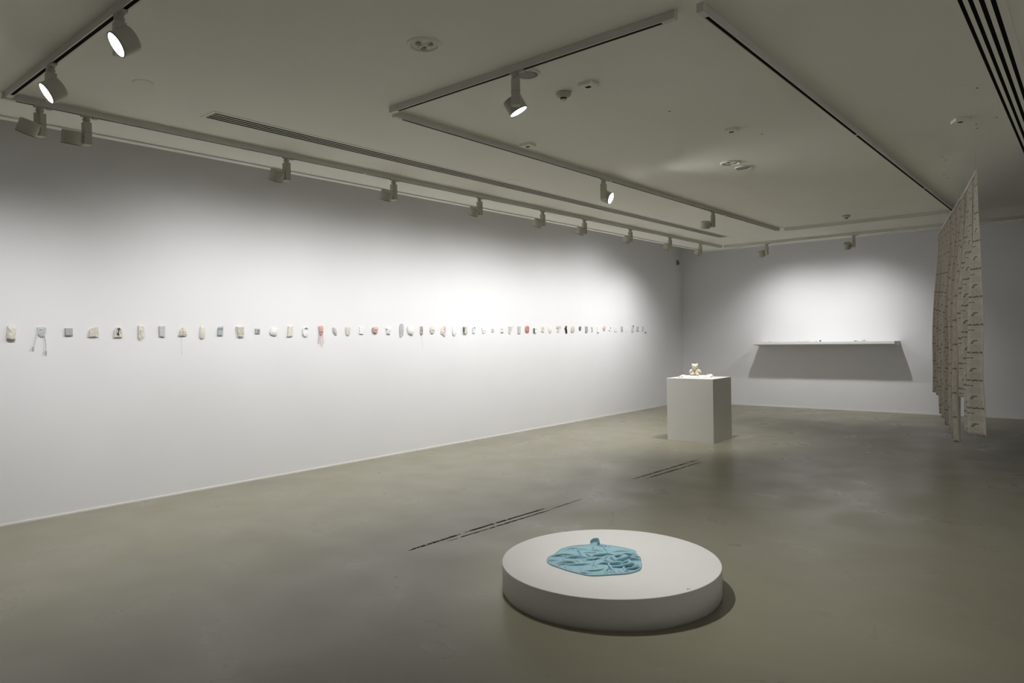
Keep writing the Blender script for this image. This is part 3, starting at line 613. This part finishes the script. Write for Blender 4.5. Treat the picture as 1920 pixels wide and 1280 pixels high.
# ------------------------------------------------------------------ the row of pieces on the left wall
# material, thickness, style, outline (y, z), extras, description
ITEMS = [
 ('cream', 0.03, 'curl', [(1.844, 1.718), (1.898, 1.718), (1.902, 1.673), (1.889, 1.607), (1.886, 1.587), (1.858, 1.593), (1.831, 1.612), (1.838, 1.681)], [], 'thick cream slab with a curled dark lower edge, first at the left end'),
 ('mint', 0.014, 'net', [(2.061, 1.705), (2.093, 1.709), (2.13, 1.704), (2.129, 1.661), (2.114, 1.629), (2.091, 1.617), (2.071, 1.632), (2.06, 1.659)], [('strip', [(2.063, 1.659), (2.048, 1.609), (2.038, 1.563), (2.025, 1.529)]), ('strip', [(2.108, 1.663), (2.12, 1.604), (2.125, 1.545), (2.122, 1.49)])], 'pale knitted patch with two long dangling straps'),
 ('grey', 0.022, 'flat', [(2.279, 1.697), (2.338, 1.696), (2.337, 1.629), (2.277, 1.63)], [], 'plain flat grey square piece between the dangling straps and the fluted piece'),
 ('cream', 0.025, 'flute', [(2.485, 1.686), (2.521, 1.703), (2.549, 1.705), (2.553, 1.665), (2.548, 1.614), (2.511, 1.62), (2.471, 1.615)], [], 'off-white fluted piece with a sloping top'),
 ('cream', 0.022, 'flat', [(2.697, 1.678), (2.714, 1.703), (2.731, 1.711), (2.757, 1.702), (2.764, 1.668), (2.761, 1.605), (2.725, 1.61), (2.691, 1.606)], [('key',)], 'cream plaque carrying a black key'),
 ('cream', 0.02, 'fold', [(2.915, 1.72), (2.963, 1.72), (2.966, 1.612), (2.932, 1.579), (2.913, 1.607)], [], 'tall narrow cream strip with a pointed foot, right of the key plaque'),
 ('lgrey', 0.018, 'flat', [(3.11, 1.717), (3.169, 1.717), (3.163, 1.605), (3.113, 1.612)], [], 'plain upright grey oblong, left of the tied dome piece'),
 ('cream', 0.022, 'tie', [(3.32, 1.68), (3.344, 1.701), (3.371, 1.687), (3.383, 1.619), (3.342, 1.615), (3.304, 1.619)], [('thread', [(3.335, 1.615), (3.331, 1.549), (3.333, 1.482), (3.331, 1.414)])], 'cream dome piece tied with brown string and trailing one thread'),
 ('cream', 0.022, 'pillow', [(3.53, 1.704), (3.552, 1.716), (3.576, 1.704), (3.58, 1.61), (3.549, 1.581), (3.522, 1.607)], [], 'long cream capsule-shaped piece with a pointed lower end'),
 ('bluegrey', 0.02, 'seam', [(3.732, 1.707), (3.777, 1.714), (3.773, 1.615), (3.716, 1.617), (3.722, 1.694)], [], 'blue-grey folded cloth piece with one dark seam'),
 ('cream', 0.035, 'lines', [(3.93, 1.709), (4.009, 1.709), (4.007, 1.602), (3.949, 1.603)], [], 'cream ribbed block with a dark slanting left side'),
 ('grey', 0.016, 'flat', [(4.155, 1.687), (4.21, 1.686), (4.209, 1.631), (4.154, 1.632)], [('letter',)], 'small grey square marked with a dark hooked letter'),
 ('white', 0.03, 'pillow', [(4.342, 1.677), (4.368, 1.698), (4.422, 1.687), (4.414, 1.611), (4.34, 1.623)], [], 'squat white folded piece, right of the small grey letter square'),
 ('cream', 0.02, 'flat', [(4.568, 1.714), (4.631, 1.72), (4.621, 1.598), (4.553, 1.592)], [], 'tall plain ivory slab, left of the C-shaped piece'),
 ('white', 0.02, 'hook', [(4.834, 1.689), (4.802, 1.703), (4.772, 1.686), (4.765, 1.653), (4.77, 1.616), (4.793, 1.597), (4.816, 1.604), (4.813, 1.63)], [], 'thin white C-shaped hook piece'),
 ('pink', 0.025, 'lump', [(4.984, 1.711), (5.039, 1.711), (5.04, 1.634), (5.017, 1.609), (4.991, 1.634)], [('thread', [(4.984, 1.634), (4.976, 1.578), (4.966, 1.504)]), ('thread', [(4.997, 1.623), (4.989, 1.566), (4.997, 1.509)]), ('thread', [(5.017, 1.617), (5.029, 1.543), (5.03, 1.457)]), ('thread', [(5.031, 1.634), (5.04, 1.577), (5.049, 1.502)]), ('thread', [(5.01, 1.617), (5.002, 1.532), (5.008, 1.469)])], 'pink knotted bundle with long pink threads hanging down'),
 ('greyspeck', 0.018, 'lump', [(5.185, 1.697), (5.231, 1.682), (5.239, 1.604), (5.197, 1.631)], [], 'small speckled grey scrap, right of the pink threads'),
 ('creamspeck', 0.018, 'pillow', [(5.379, 1.699), (5.444, 1.699), (5.432, 1.605), (5.384, 1.608)], [], 'speckled tapering cup-shaped piece, left of the plain white rectangle'),
 ('white', 0.018, 'flat', [(5.593, 1.706), (5.654, 1.708), (5.648, 1.611), (5.588, 1.617)], [], 'plain white rectangle, left of the dusty pink knot'),
 ('dusty', 0.04, 'lump', [(5.804, 1.702), (5.877, 1.702), (5.871, 1.646), (5.857, 1.621), (5.808, 1.633), (5.796, 1.672)], [], 'dusty pink crumpled knot, the roundest of the pink pieces'),
 ('white', 0.03, 'lump', [(6.022, 1.693), (6.065, 1.702), (6.106, 1.696), (6.089, 1.649), (6.088, 1.611), (6.036, 1.614), (6.039, 1.653)], [], 'white bow-like crumple with a dark foot, right of the pink knot'),
 ('lilac', 0.012, 'sole', [(6.268, 1.733), (6.295, 1.749), (6.327, 1.731), (6.325, 1.652), (6.315, 1.589), (6.264, 1.57), (6.256, 1.679)], [], 'tall lilac-grey sole-shaped piece, tallest of the row'),
 ('white', 0.035, 'pillow', [(6.406, 1.717), (6.482, 1.701), (6.509, 1.674), (6.495, 1.596), (6.455, 1.601), (6.406, 1.629)], [], 'white wedge with a dark shadowed base, right of the sole shape'),
 ('taupe', 0.016, 'band', [(6.636, 1.711), (6.677, 1.711), (6.674, 1.599), (6.633, 1.6)], [('thread', [(6.648, 1.6), (6.656, 1.521), (6.664, 1.447), (6.659, 1.382)])], 'narrow taupe bundle with a cross band and one long thin thread'),
 ('creamspeck', 0.025, 'wrap', [(6.902, 1.658), (6.893, 1.627), (6.871, 1.609), (6.845, 1.609), (6.825, 1.628), (6.818, 1.659), (6.826, 1.689), (6.848, 1.708), (6.874, 1.708), (6.894, 1.689)], [], 'wrapped cream cocoon, right of the narrow bundle with the long thread'),
 ('blush', 0.02, 'lump', [(7.074, 1.711), (7.125, 1.715), (7.119, 1.648), (7.095, 1.605), (7.117, 1.581), (7.1, 1.564), (7.068, 1.589), (7.032, 1.61), (7.035, 1.663)], [('halfpink',)], 'cream and pink scrap with a small loop at its foot'),
 ('white', 0.025, 'pillow', [(7.271, 1.715), (7.332, 1.715), (7.329, 1.589), (7.268, 1.59)], [], 'tall white block with a rounded dark base'),
 ('cream', 0.035, 'fold', [(7.493, 1.711), (7.561, 1.711), (7.558, 1.606), (7.491, 1.607)], [('darkside',)], 'cream block with a dark left side'),
 ('paleblue', 0.018, 'flat', [(7.694, 1.7), (7.755, 1.705), (7.746, 1.611), (7.719, 1.603), (7.691, 1.611)], [('dot',)], 'pale blue tag with a dark dot'),
 ('white', 0.02, 'lump', [(7.898, 1.699), (7.929, 1.682), (7.961, 1.705), (7.992, 1.694), (7.982, 1.63), (7.926, 1.602), (7.902, 1.648)], [], 'curly white scrap, right of the pale blue tag'),
 ('white', 0.014, 'flat', [(8.122, 1.685), (8.181, 1.685), (8.18, 1.627), (8.12, 1.628)], [('squiggle',)], 'small white square scored with dark squiggles'),
 ('white', 0.014, 'flat', [(8.337, 1.688), (8.399, 1.688), (8.397, 1.612), (8.335, 1.613)], [('bars',)], 'small white square with dark bars above and a black foot'),
 ('creamspeck', 0.02, 'fold', [(8.534, 1.709), (8.631, 1.713), (8.588, 1.653), (8.565, 1.599), (8.538, 1.601)], [], 'pale funnel-shaped piece, wide at the top'),
 ('lgrey', 0.018, 'flute', [(8.761, 1.711), (8.824, 1.711), (8.821, 1.597), (8.758, 1.597)], [], 'grey column-like strip, left of the red piece'),
 ('red', 0.022, 'lump', [(8.962, 1.709), (9.043, 1.709), (9.041, 1.615), (8.96, 1.616)], [], 'brick red rounded block, the reddest in the row'),
 ('white', 0.03, 'ringface', [(9.256, 1.645), (9.247, 1.615), (9.227, 1.596), (9.202, 1.596), (9.182, 1.615), (9.175, 1.646), (9.184, 1.676), (9.205, 1.695), (9.229, 1.695), (9.249, 1.676)], [('darkside',)], 'white oval with a dark left rim, right of the red block'),
 ('cream', 0.02, 'frame', [(9.392, 1.708), (9.454, 1.708), (9.451, 1.62), (9.389, 1.621)], [], 'small cream open box, right of the dark-rimmed oval'),
 ('ivory', 0.02, 'pillow', [(9.676, 1.661), (9.667, 1.625), (9.645, 1.602), (9.618, 1.602), (9.597, 1.625), (9.59, 1.662), (9.599, 1.698), (9.621, 1.72), (9.648, 1.72), (9.669, 1.698)], [('thread', [(9.609, 1.609), (9.605, 1.583)])], 'ivory oval with a dark drip at its foot'),
 ('beige', 0.016, 'fold', [(9.819, 1.714), (9.938, 1.721), (9.934, 1.681), (9.89, 1.666), (9.885, 1.615), (9.862, 1.608), (9.84, 1.626), (9.86, 1.673), (9.821, 1.681)], [], 'beige T-shaped scrap, left of the black piece'),
 ('black', 0.018, 'lump', [(10.09, 1.71), (10.095, 1.721), (10.114, 1.723), (10.124, 1.71), (10.11, 1.696), (10.12, 1.657), (10.131, 1.594), (10.104, 1.588), (10.083, 1.598), (10.079, 1.649), (10.055, 1.665), (10.07, 1.689)], [], 'shiny black upright piece, the only black one'),
 ('beige', 0.02, 'lump', [(10.274, 1.706), (10.336, 1.707), (10.352, 1.64), (10.326, 1.607), (10.251, 1.615)], [], 'beige crumpled triangle, right of the black piece'),
 ('dgrey', 0.02, 'pillow', [(10.511, 1.704), (10.565, 1.708), (10.555, 1.648), (10.534, 1.633), (10.503, 1.66)], [], 'small dark grey half-moon, second after the black piece'),
 ('bluegrey', 0.025, 'fold', [(10.707, 1.714), (10.77, 1.71), (10.77, 1.614), (10.737, 1.6), (10.709, 1.61)], [], 'grey-blue upright pouch, right of the dark grey half-moon'),
 ('beige', 0.02, 'lump', [(10.902, 1.7), (10.943, 1.691), (10.924, 1.658), (10.941, 1.613), (10.911, 1.612), (10.922, 1.663)], [], 'small beige bow-shaped scrap, left of two pale tall pieces'),
 ('white', 0.016, 'flat', [(11.097, 1.71), (11.166, 1.71), (11.162, 1.597), (11.094, 1.597)], [('foot',)], 'pale tall rectangle with a small dark foot, left of the pink teardrop'),
 ('dusty2', 0.02, 'pillow', [(11.312, 1.71), (11.347, 1.722), (11.378, 1.71), (11.386, 1.67), (11.347, 1.626), (11.302, 1.67)], [], 'pink teardrop-shaped piece'),
 ('white', 0.02, 'ringface', [(11.571, 1.653), (11.565, 1.632), (11.55, 1.618), (11.531, 1.618), (11.517, 1.632), (11.512, 1.654), (11.518, 1.675), (11.534, 1.689), (11.552, 1.689), (11.566, 1.675)], [('dot',)], 'small white ring with a dark knot on top, right of the pink teardrop'),
 ('rose', 0.01, 'flat', [(11.702, 1.705), (11.817, 1.705), (11.814, 1.608), (11.699, 1.609)], [], 'faint rose-white square, widest of the far end'),
 ('grey', 0.02, 'fold', [(11.961, 1.708), (12.011, 1.702), (11.998, 1.659), (12.019, 1.624), (11.988, 1.605), (11.966, 1.633)], [], 'dark-sided grey crescent, right of the faint rose square'),
 ('white', 0.012, 'flat', [(12.165, 1.714), (12.204, 1.714), (12.201, 1.61), (12.161, 1.61)], [], 'faint narrow white strip, left of the looped piece with a black tip'),
 ('lgrey', 0.02, 'ringface', [(12.437, 1.655), (12.429, 1.614), (12.408, 1.588), (12.385, 1.588), (12.366, 1.614), (12.36, 1.655), (12.369, 1.697), (12.389, 1.722), (12.413, 1.722), (12.431, 1.696)], [('blacktip',)], 'grey loop with a black bead at its top'),
 ('taupe', 0.015, 'flute', [(12.563, 1.707), (12.635, 1.707), (12.632, 1.612), (12.56, 1.613)], [], 'taupe upright strip just right of the black-beaded loop'),
 ('lilac', 0.015, 'flat', [(12.78, 1.707), (12.845, 1.707), (12.842, 1.624), (12.778, 1.624)], [], 'small lilac-grey tag, last upright piece before the corner'),
 ('dgrey', 0.02, 'lump', [(12.902, 1.591), (12.943, 1.596), (12.957, 1.579), (12.913, 1.578)], [], 'tiny dark hook at the far right end'),
]

def fragment(o_name, poly, t, style, seed, m, parent, loc):
    """closed, slightly pillowed slab standing off the wall (x = 0) with an irregular face"""
    soft = style in ('pillow', 'lump', 'wrap', 'sole', 'ringface', 'curl')
    P2 = [Vector((0, y - loc[1], z - loc[2])) for y, z in poly]
    P2 = smooth_path(P2, 4, True) if soft else [P2[i].lerp(P2[(i + 1) % len(P2)], k / 4) for i in range(len(P2)) for k in range(4)]
    cen = sum(P2, Vector()) / len(P2); bm = bmesh.new(); sd = Vector((seed * 3.1, seed * 1.7, 0))
    amp = {'lump': .5, 'wrap': .3, 'pillow': .16, 'curl': .2, 'fold': .3, 'net': .25}.get(style, .06)
    def face(p, e):
        u = (p - cen); n = noise.noise(u * 55 + sd)
        x = t * (1 - (.55 if soft else .10) * e ** (3 if soft else 8)) + amp * t * n * (1 - e ** 6)
        if style == 'flute': x += .35 * t * (math.sin(u.y * 300) - 1) * .5 * (e < .98)
        if style == 'lines': x += .2 * t * (math.sin(u.z * 330) - 1) * .5
        if style == 'wrap': x += .25 * t * math.sin((u.z + u.y * .6) * 260) * .5
        if style == 'fold': x += .45 * t * (.5 - min(1, abs(u.y + .3 * u.z) * 60)) * (1 - e ** 4)
        if style == 'seam': x -= .5 * t * math.exp(-((u.z - .012) / .003) ** 2)
        if style in ('ringface', 'frame'): x -= .75 * t * max(0, 1 - (e / .55) ** 8) if e < .6 else 0
        if style == 'sole': x -= .3 * t * math.exp(-(u.y / .006) ** 2)
        if style == 'net': x += .3 * t * (math.sin(u.y * 420) * math.sin(u.z * 420))
        return max(.002, x)
    rings = []
    for e in (1.0, 1.0, .94, .82, .7, .58, .45, .3, .15):
        k = len(rings)
        rings.append([bm.verts.new((0.0 if k == 0 else (face(cen + (p - cen) * e, e) if k > 1 else t * (.55 if soft else .86)),
                                    cen.y + (p.y - cen.y) * e, cen.z + (p.z - cen.z) * e)) for p in P2])
    N = len(P2)
    for a, b in zip(rings, rings[1:]):
        for i in range(N): j = (i + 1) % N; bm.faces.new((a[i], a[j], b[j], b[i]))
    c = bm.verts.new((face(cen, 0), cen.y, cen.z))
    for i in range(N): bm.faces.new((rings[-1][i], rings[-1][(i + 1) % N], c))
    bm.faces.new(rings[0][::-1])
    return link(o_name, bm, m, parent, soft)
def strokes(name, polys, r, m, parent, x):
    bm = bmesh.new()
    for pts in polys: tube(bm, [(x, y, z) for y, z in pts], r, 6)
    return link(name, bm, m, parent, True)
NAMES = {'net': 'knitted_piece', 'hook': 'ceramic_hook', 'sole': 'ceramic_sole', 'lump': 'ceramic_scrap', 'fold': 'folded_piece', 'ringface': 'ceramic_loop', 'frame': 'ceramic_box'}
for i, (mk, t, style, poly, extras, desc) in enumerate(ITEMS):
    ys = [q[0] for q in poly]; zs = [q[1] for q in poly]
    loc = Vector((0, (min(ys) + max(ys)) / 2, (min(zs) + max(zs)) / 2)); w_, h_ = max(ys) - min(ys), max(zs) - min(zs)
    root = empty(NAMES.get(style, 'ceramic_piece'), loc)
    tag(root, desc + (', on the left wall' if len(desc.split()) < 12 else ''), 'wall piece', 'row of small pieces along the left wall')
    m = IM[mk]
    if style == 'hook':
        pp = smooth_path([Vector((.012, y - loc.y, z - loc.z)) for y, z in poly], 5)
        link('body', tube(bmesh.new(), pp, .0085, 10), m, root, True); 
    else: fragment('body', poly, t, style, i, m, root, loc)
    for ex in extras:
        if ex[0] in ('thread', 'strip'):
            pts = smooth_path([Vector((.010 + .002 * k, y - loc.y, z - loc.z)) for k, (y, z) in enumerate(ex[1])], 5)
            thick = .0042 if ex[0] == 'strip' else (.0022 if mk == 'pink' else .0011)
            link('strap' if ex[0] == 'strip' else 'thread', tube(bmesh.new(), pts, thick, 6), IM['mint'] if ex[0] == 'strip' else (IM['dusty'] if mk == 'pink' else M_THREAD), root, True)
            if ex[0] == 'strip':
                e = pts[-1]; link('buckle', B(e.x - .004, e.x + .004, e.y - .007, e.y + .007, e.z - .022, e.z + .004, bev=.002), IM['grey'], root)
        elif ex[0] == 'key':
            bm = bmesh.new(); r_ = [Vector((t + .004, .002 + .010 * math.cos(a), .026 + .008 * math.sin(a))) for a in [k * math.pi / 6 for k in range(13)]]
            tube(bm, r_, .003, 8); tube(bm, [(t + .004, .001, .018), (t + .004, -.004, -.022)], .0034, 8)
            box(bm, t + .002, t + .007, -.014, -.003, -.026, -.018); box(bm, t + .002, t + .007, -.014, -.004, -.013, -.008); box(bm, t + .001, t + .008, -.008, .004, -.030, -.019)
            link('key', bm, M_INK, root)
            link('arch', tube(bmesh.new(), [(t, -.021, -.02), (t, -.020, .02), (t, -.010, .036), (t, .002, .041), (t, .014, .035), (t, .020, .018), (t, .020, -.02)], .0022, 6), IM['taupe'], root, True)
        elif ex[0] == 'letter': strokes('letter', [[(-.008, .009), (.006, .009), (.008, -.002), (.004, -.010), (-.008, -.010)]], .0028, M_INK, root, t + .001)
        elif ex[0] == 'squiggle': strokes('marking', [[(.008, .020), (-.004, .018), (-.006, .006), (.006, .002), (.008, -.010), (-.006, -.016)], [(-.016, .012), (-.014, -.012)]], .0024, M_INK, root, t + .001)
        elif ex[0] == 'bars': strokes('marking', [[(-.012, .026), (-.012, .008)], [(-.012, .018), (.010, .020)], [(-.012, .008), (.012, .008)]], .0024, IM['dgrey'], root, t + .001); strokes('foot', [[(-.020, -.030), (.0, -.034), (.020, -.030)]], .0045, M_INK, root, .014)
        elif ex[0] == 'dot': link('knot', box(bmesh.new(), t - .002, t + .006, -.008, .006, h_ * .28, h_ * .28 + .018, bev=.002), M_INK, root)
        elif ex[0] == 'blacktip':
            bm = bmesh.new(); bmesh.ops.create_icosphere(bm, subdivisions=2, radius=.013, matrix=Matrix.Translation((t, .014, h_ * .46))); link('bead', bm, M_INK, root, True)
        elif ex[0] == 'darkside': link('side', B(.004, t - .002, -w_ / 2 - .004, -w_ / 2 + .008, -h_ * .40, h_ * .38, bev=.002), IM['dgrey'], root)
        elif ex[0] == 'foot': link('foot', B(.002, t + .004, -.012, .012, -h_ / 2 - .008, -h_ / 2 + .002, bev=.002), IM['dgrey'], root)
        elif ex[0] == 'halfpink':
            fragment('patch', [(loc.y + a * w_, loc.z + b * h_) for a, b in ((-.05, -.05), (.02, .42), (.40, .46), (.38, .05), (.20, -.15))], .012, 'lump', 77, IM['dusty'], root, loc).location = (t * .6, 0, 0)
    if style == 'tie':
        strokes('string', [[(-w_ * .42, -.006), (0, -.004), (w_ * .44, -.008)], [(-.004, h_ * .47), (0, 0), (-.003, -h_ * .48)], [(-w_ * .46, -.026), (0, -.024), (w_ * .48, -.028)]], .0018, M_BROWN, root, t + .001)
    if style == 'band': strokes('band', [[(-w_ * .5, .002), (w_ * .5, .004)], [(0, -h_ * .48), (0, h_ * .48)]], .0035, IM['dgrey'], root, t)
    if style == 'seam': strokes('seam', [[(-w_ * .40, .011), (w_ * .42, .013)]], .0014, M_INK, root, t)
    if style == 'sole': strokes('outline', [[(-w_ * .40, -h_ * .38), (-w_ * .42, h_ * .1), (-w_ * .3, h_ * .38), (0, h_ * .47), (w_ * .33, h_ * .36), (w_ * .42, 0), (w_ * .32, -h_ * .4)], [(-.002, h_ * .3), (0, -h_ * .2)]], .0018, IM['dgrey'], root, t * .8)
    if style == 'lines': strokes('rib', [[(-w_ * .30, h_ * (.3 - .2 * k)), (w_ * .46, h_ * (.33 - .2 * k))] for k in range(4)], .0012, IM['taupe'], root, t)
    if style == 'curl': link('lower_edge', tube(bmesh.new(), smooth_path([Vector((.02, -w_ * .44, -h_ * .28)), Vector((.024, -.005, -h_ * .36)), Vector((.018, w_ * .34, -h_ * .36))], 5), .011, 10), IM['taupe'], root, True)

# ------------------------------------------------------------------ hanging printed fabric on two rods
ROD_Z = 3.05
A0 = Vector((6.344, 7.954, ROD_Z)); A1 = Vector((6.012, 9.541, ROD_Z)); B0 = Vector((5.995, 9.60, ROD_Z)); B1 = Vector((5.324, 12.653, ROD_Z))
NL = Vector((-.977, -.2125, 0))
def interp(cp, t):
    if t <= cp[0][0]: return cp[0][1]
    for (a, va), (b, vb) in zip(cp, cp[1:]):
        if t <= b: s = (t - a) / (b - a); s = s * s * (3 - 2 * s); return va + (vb - va) * s
    return cp[-1][1]
def hanging(p0, p1, cps, strips, label, rod_label, seed):
    d = (p1 - p0); Ln = d.length; d.normalize()
    rod = empty('hanging_rod', p0, 0); tag(rod, rod_label, 'rod', 'rods of the hanging fabric')
    link('pole', tube(bmesh.new(), [Vector((0, 0, 0)) - d * .03, d * (Ln + .02)], .011, 14), M_ROD, rod, True)
    for s in (.12, Ln - .12):
        link('hanging_line', tube(bmesh.new(), [d * s + Vector((0, 0, .008)), d * s + Vector((0, 0, CEIL - p0.z))], .0007, 6), M_LINE, rod)
    root = empty('fabric_banner', p0, 0); tag(root, label, 'fabric', 'printed fabric hangings')
    for k, (t0, t1, zb) in enumerate(strips):
        nu = max(6, int((t1 - t0) * 46)); nv = 70; me = bmesh.new(); uvl = me.loops.layers.uv.new('UVMap'); grid = []
        for i in range(nu + 1):
            t = t0 + (t1 - t0) * i / nu; colm = []
            for j in range(nv + 1):
                f = j / nv; z = p0.z - .013 - f * (p0.z - .013 - zb)
                fall = min(1, (p0.z - z) / 1.5); fall = fall * fall * (3 - 2 * fall)
                wv = interp(cps, t) * fall
                wv += .010 * fall * math.sin(t * 11 + seed + z * .9) + .02 * fall * noise.noise(Vector((t * 2.2, z * 1.3, seed)))
                wv += .006 * (k % 2) 
                tt = t + .03 * fall * noise.noise(Vector((t * 2, z * .7, seed + 4)))
                p = d * tt + NL * wv; colm.append((me.verts.new((p.x, p.y, z - p0.z)), t, p0.z - z))
            grid.append(colm)
        for i in range(nu):
            for j in range(nv):
                q = (grid[i][j], grid[i + 1][j], grid[i + 1][j + 1], grid[i][j + 1])
                f = me.faces.new([a[0] for a in q])
                for lp, a in zip(f.loops, q): lp[uvl].uv = (a[1] + seed * .19, a[2])
        m2 = bpy.data.meshes.new('fabric_panel'); me.to_mesh(m2); me.free()
        for p in m2.polygons: p.use_smooth = True
        o = link('fabric_panel', m2, M_LABEL, root)
        sd = o.modifiers.new('thickness', 'SOLIDIFY'); sd.thickness = .0015
    return root
hanging(A0, A1, [(0, -.05), (.16, .075), (.27, .02), (.42, .02), (.52, .085), (.64, .02), (.80, .05), (.94, .11), (1.08, .03), (1.22, .12), (1.36, .05), (1.62, .12)],
        [(0, .38, .52), (.38, .57, .50), (.57, 1.14, .82), (1.14, 1.62, .30)],
        'near printed fabric hanging with rows of label text, its long strips almost reaching the floor',
        'nearer white rod hung under the ceiling, carrying the right-hand fabric', 0)
hanging(B0, B1, [(0, .02), (.2, .10), (.4, .01), (.65, .10), (.85, .0), (1.1, .09), (1.35, .0), (1.6, .10), (1.85, .01), (2.1, .09), (2.4, .0), (2.7, .08), (2.95, .01), (3.22, .09)],
        [(0, .8, .25), (.8, 1.5, .30), (1.5, 2.3, .34), (2.3, 3.22, .56)],
        'far printed fabric hanging, paler and narrower, left of the near one',
        'farther white rod hung under the ceiling, carrying the left-hand fabric', 3)
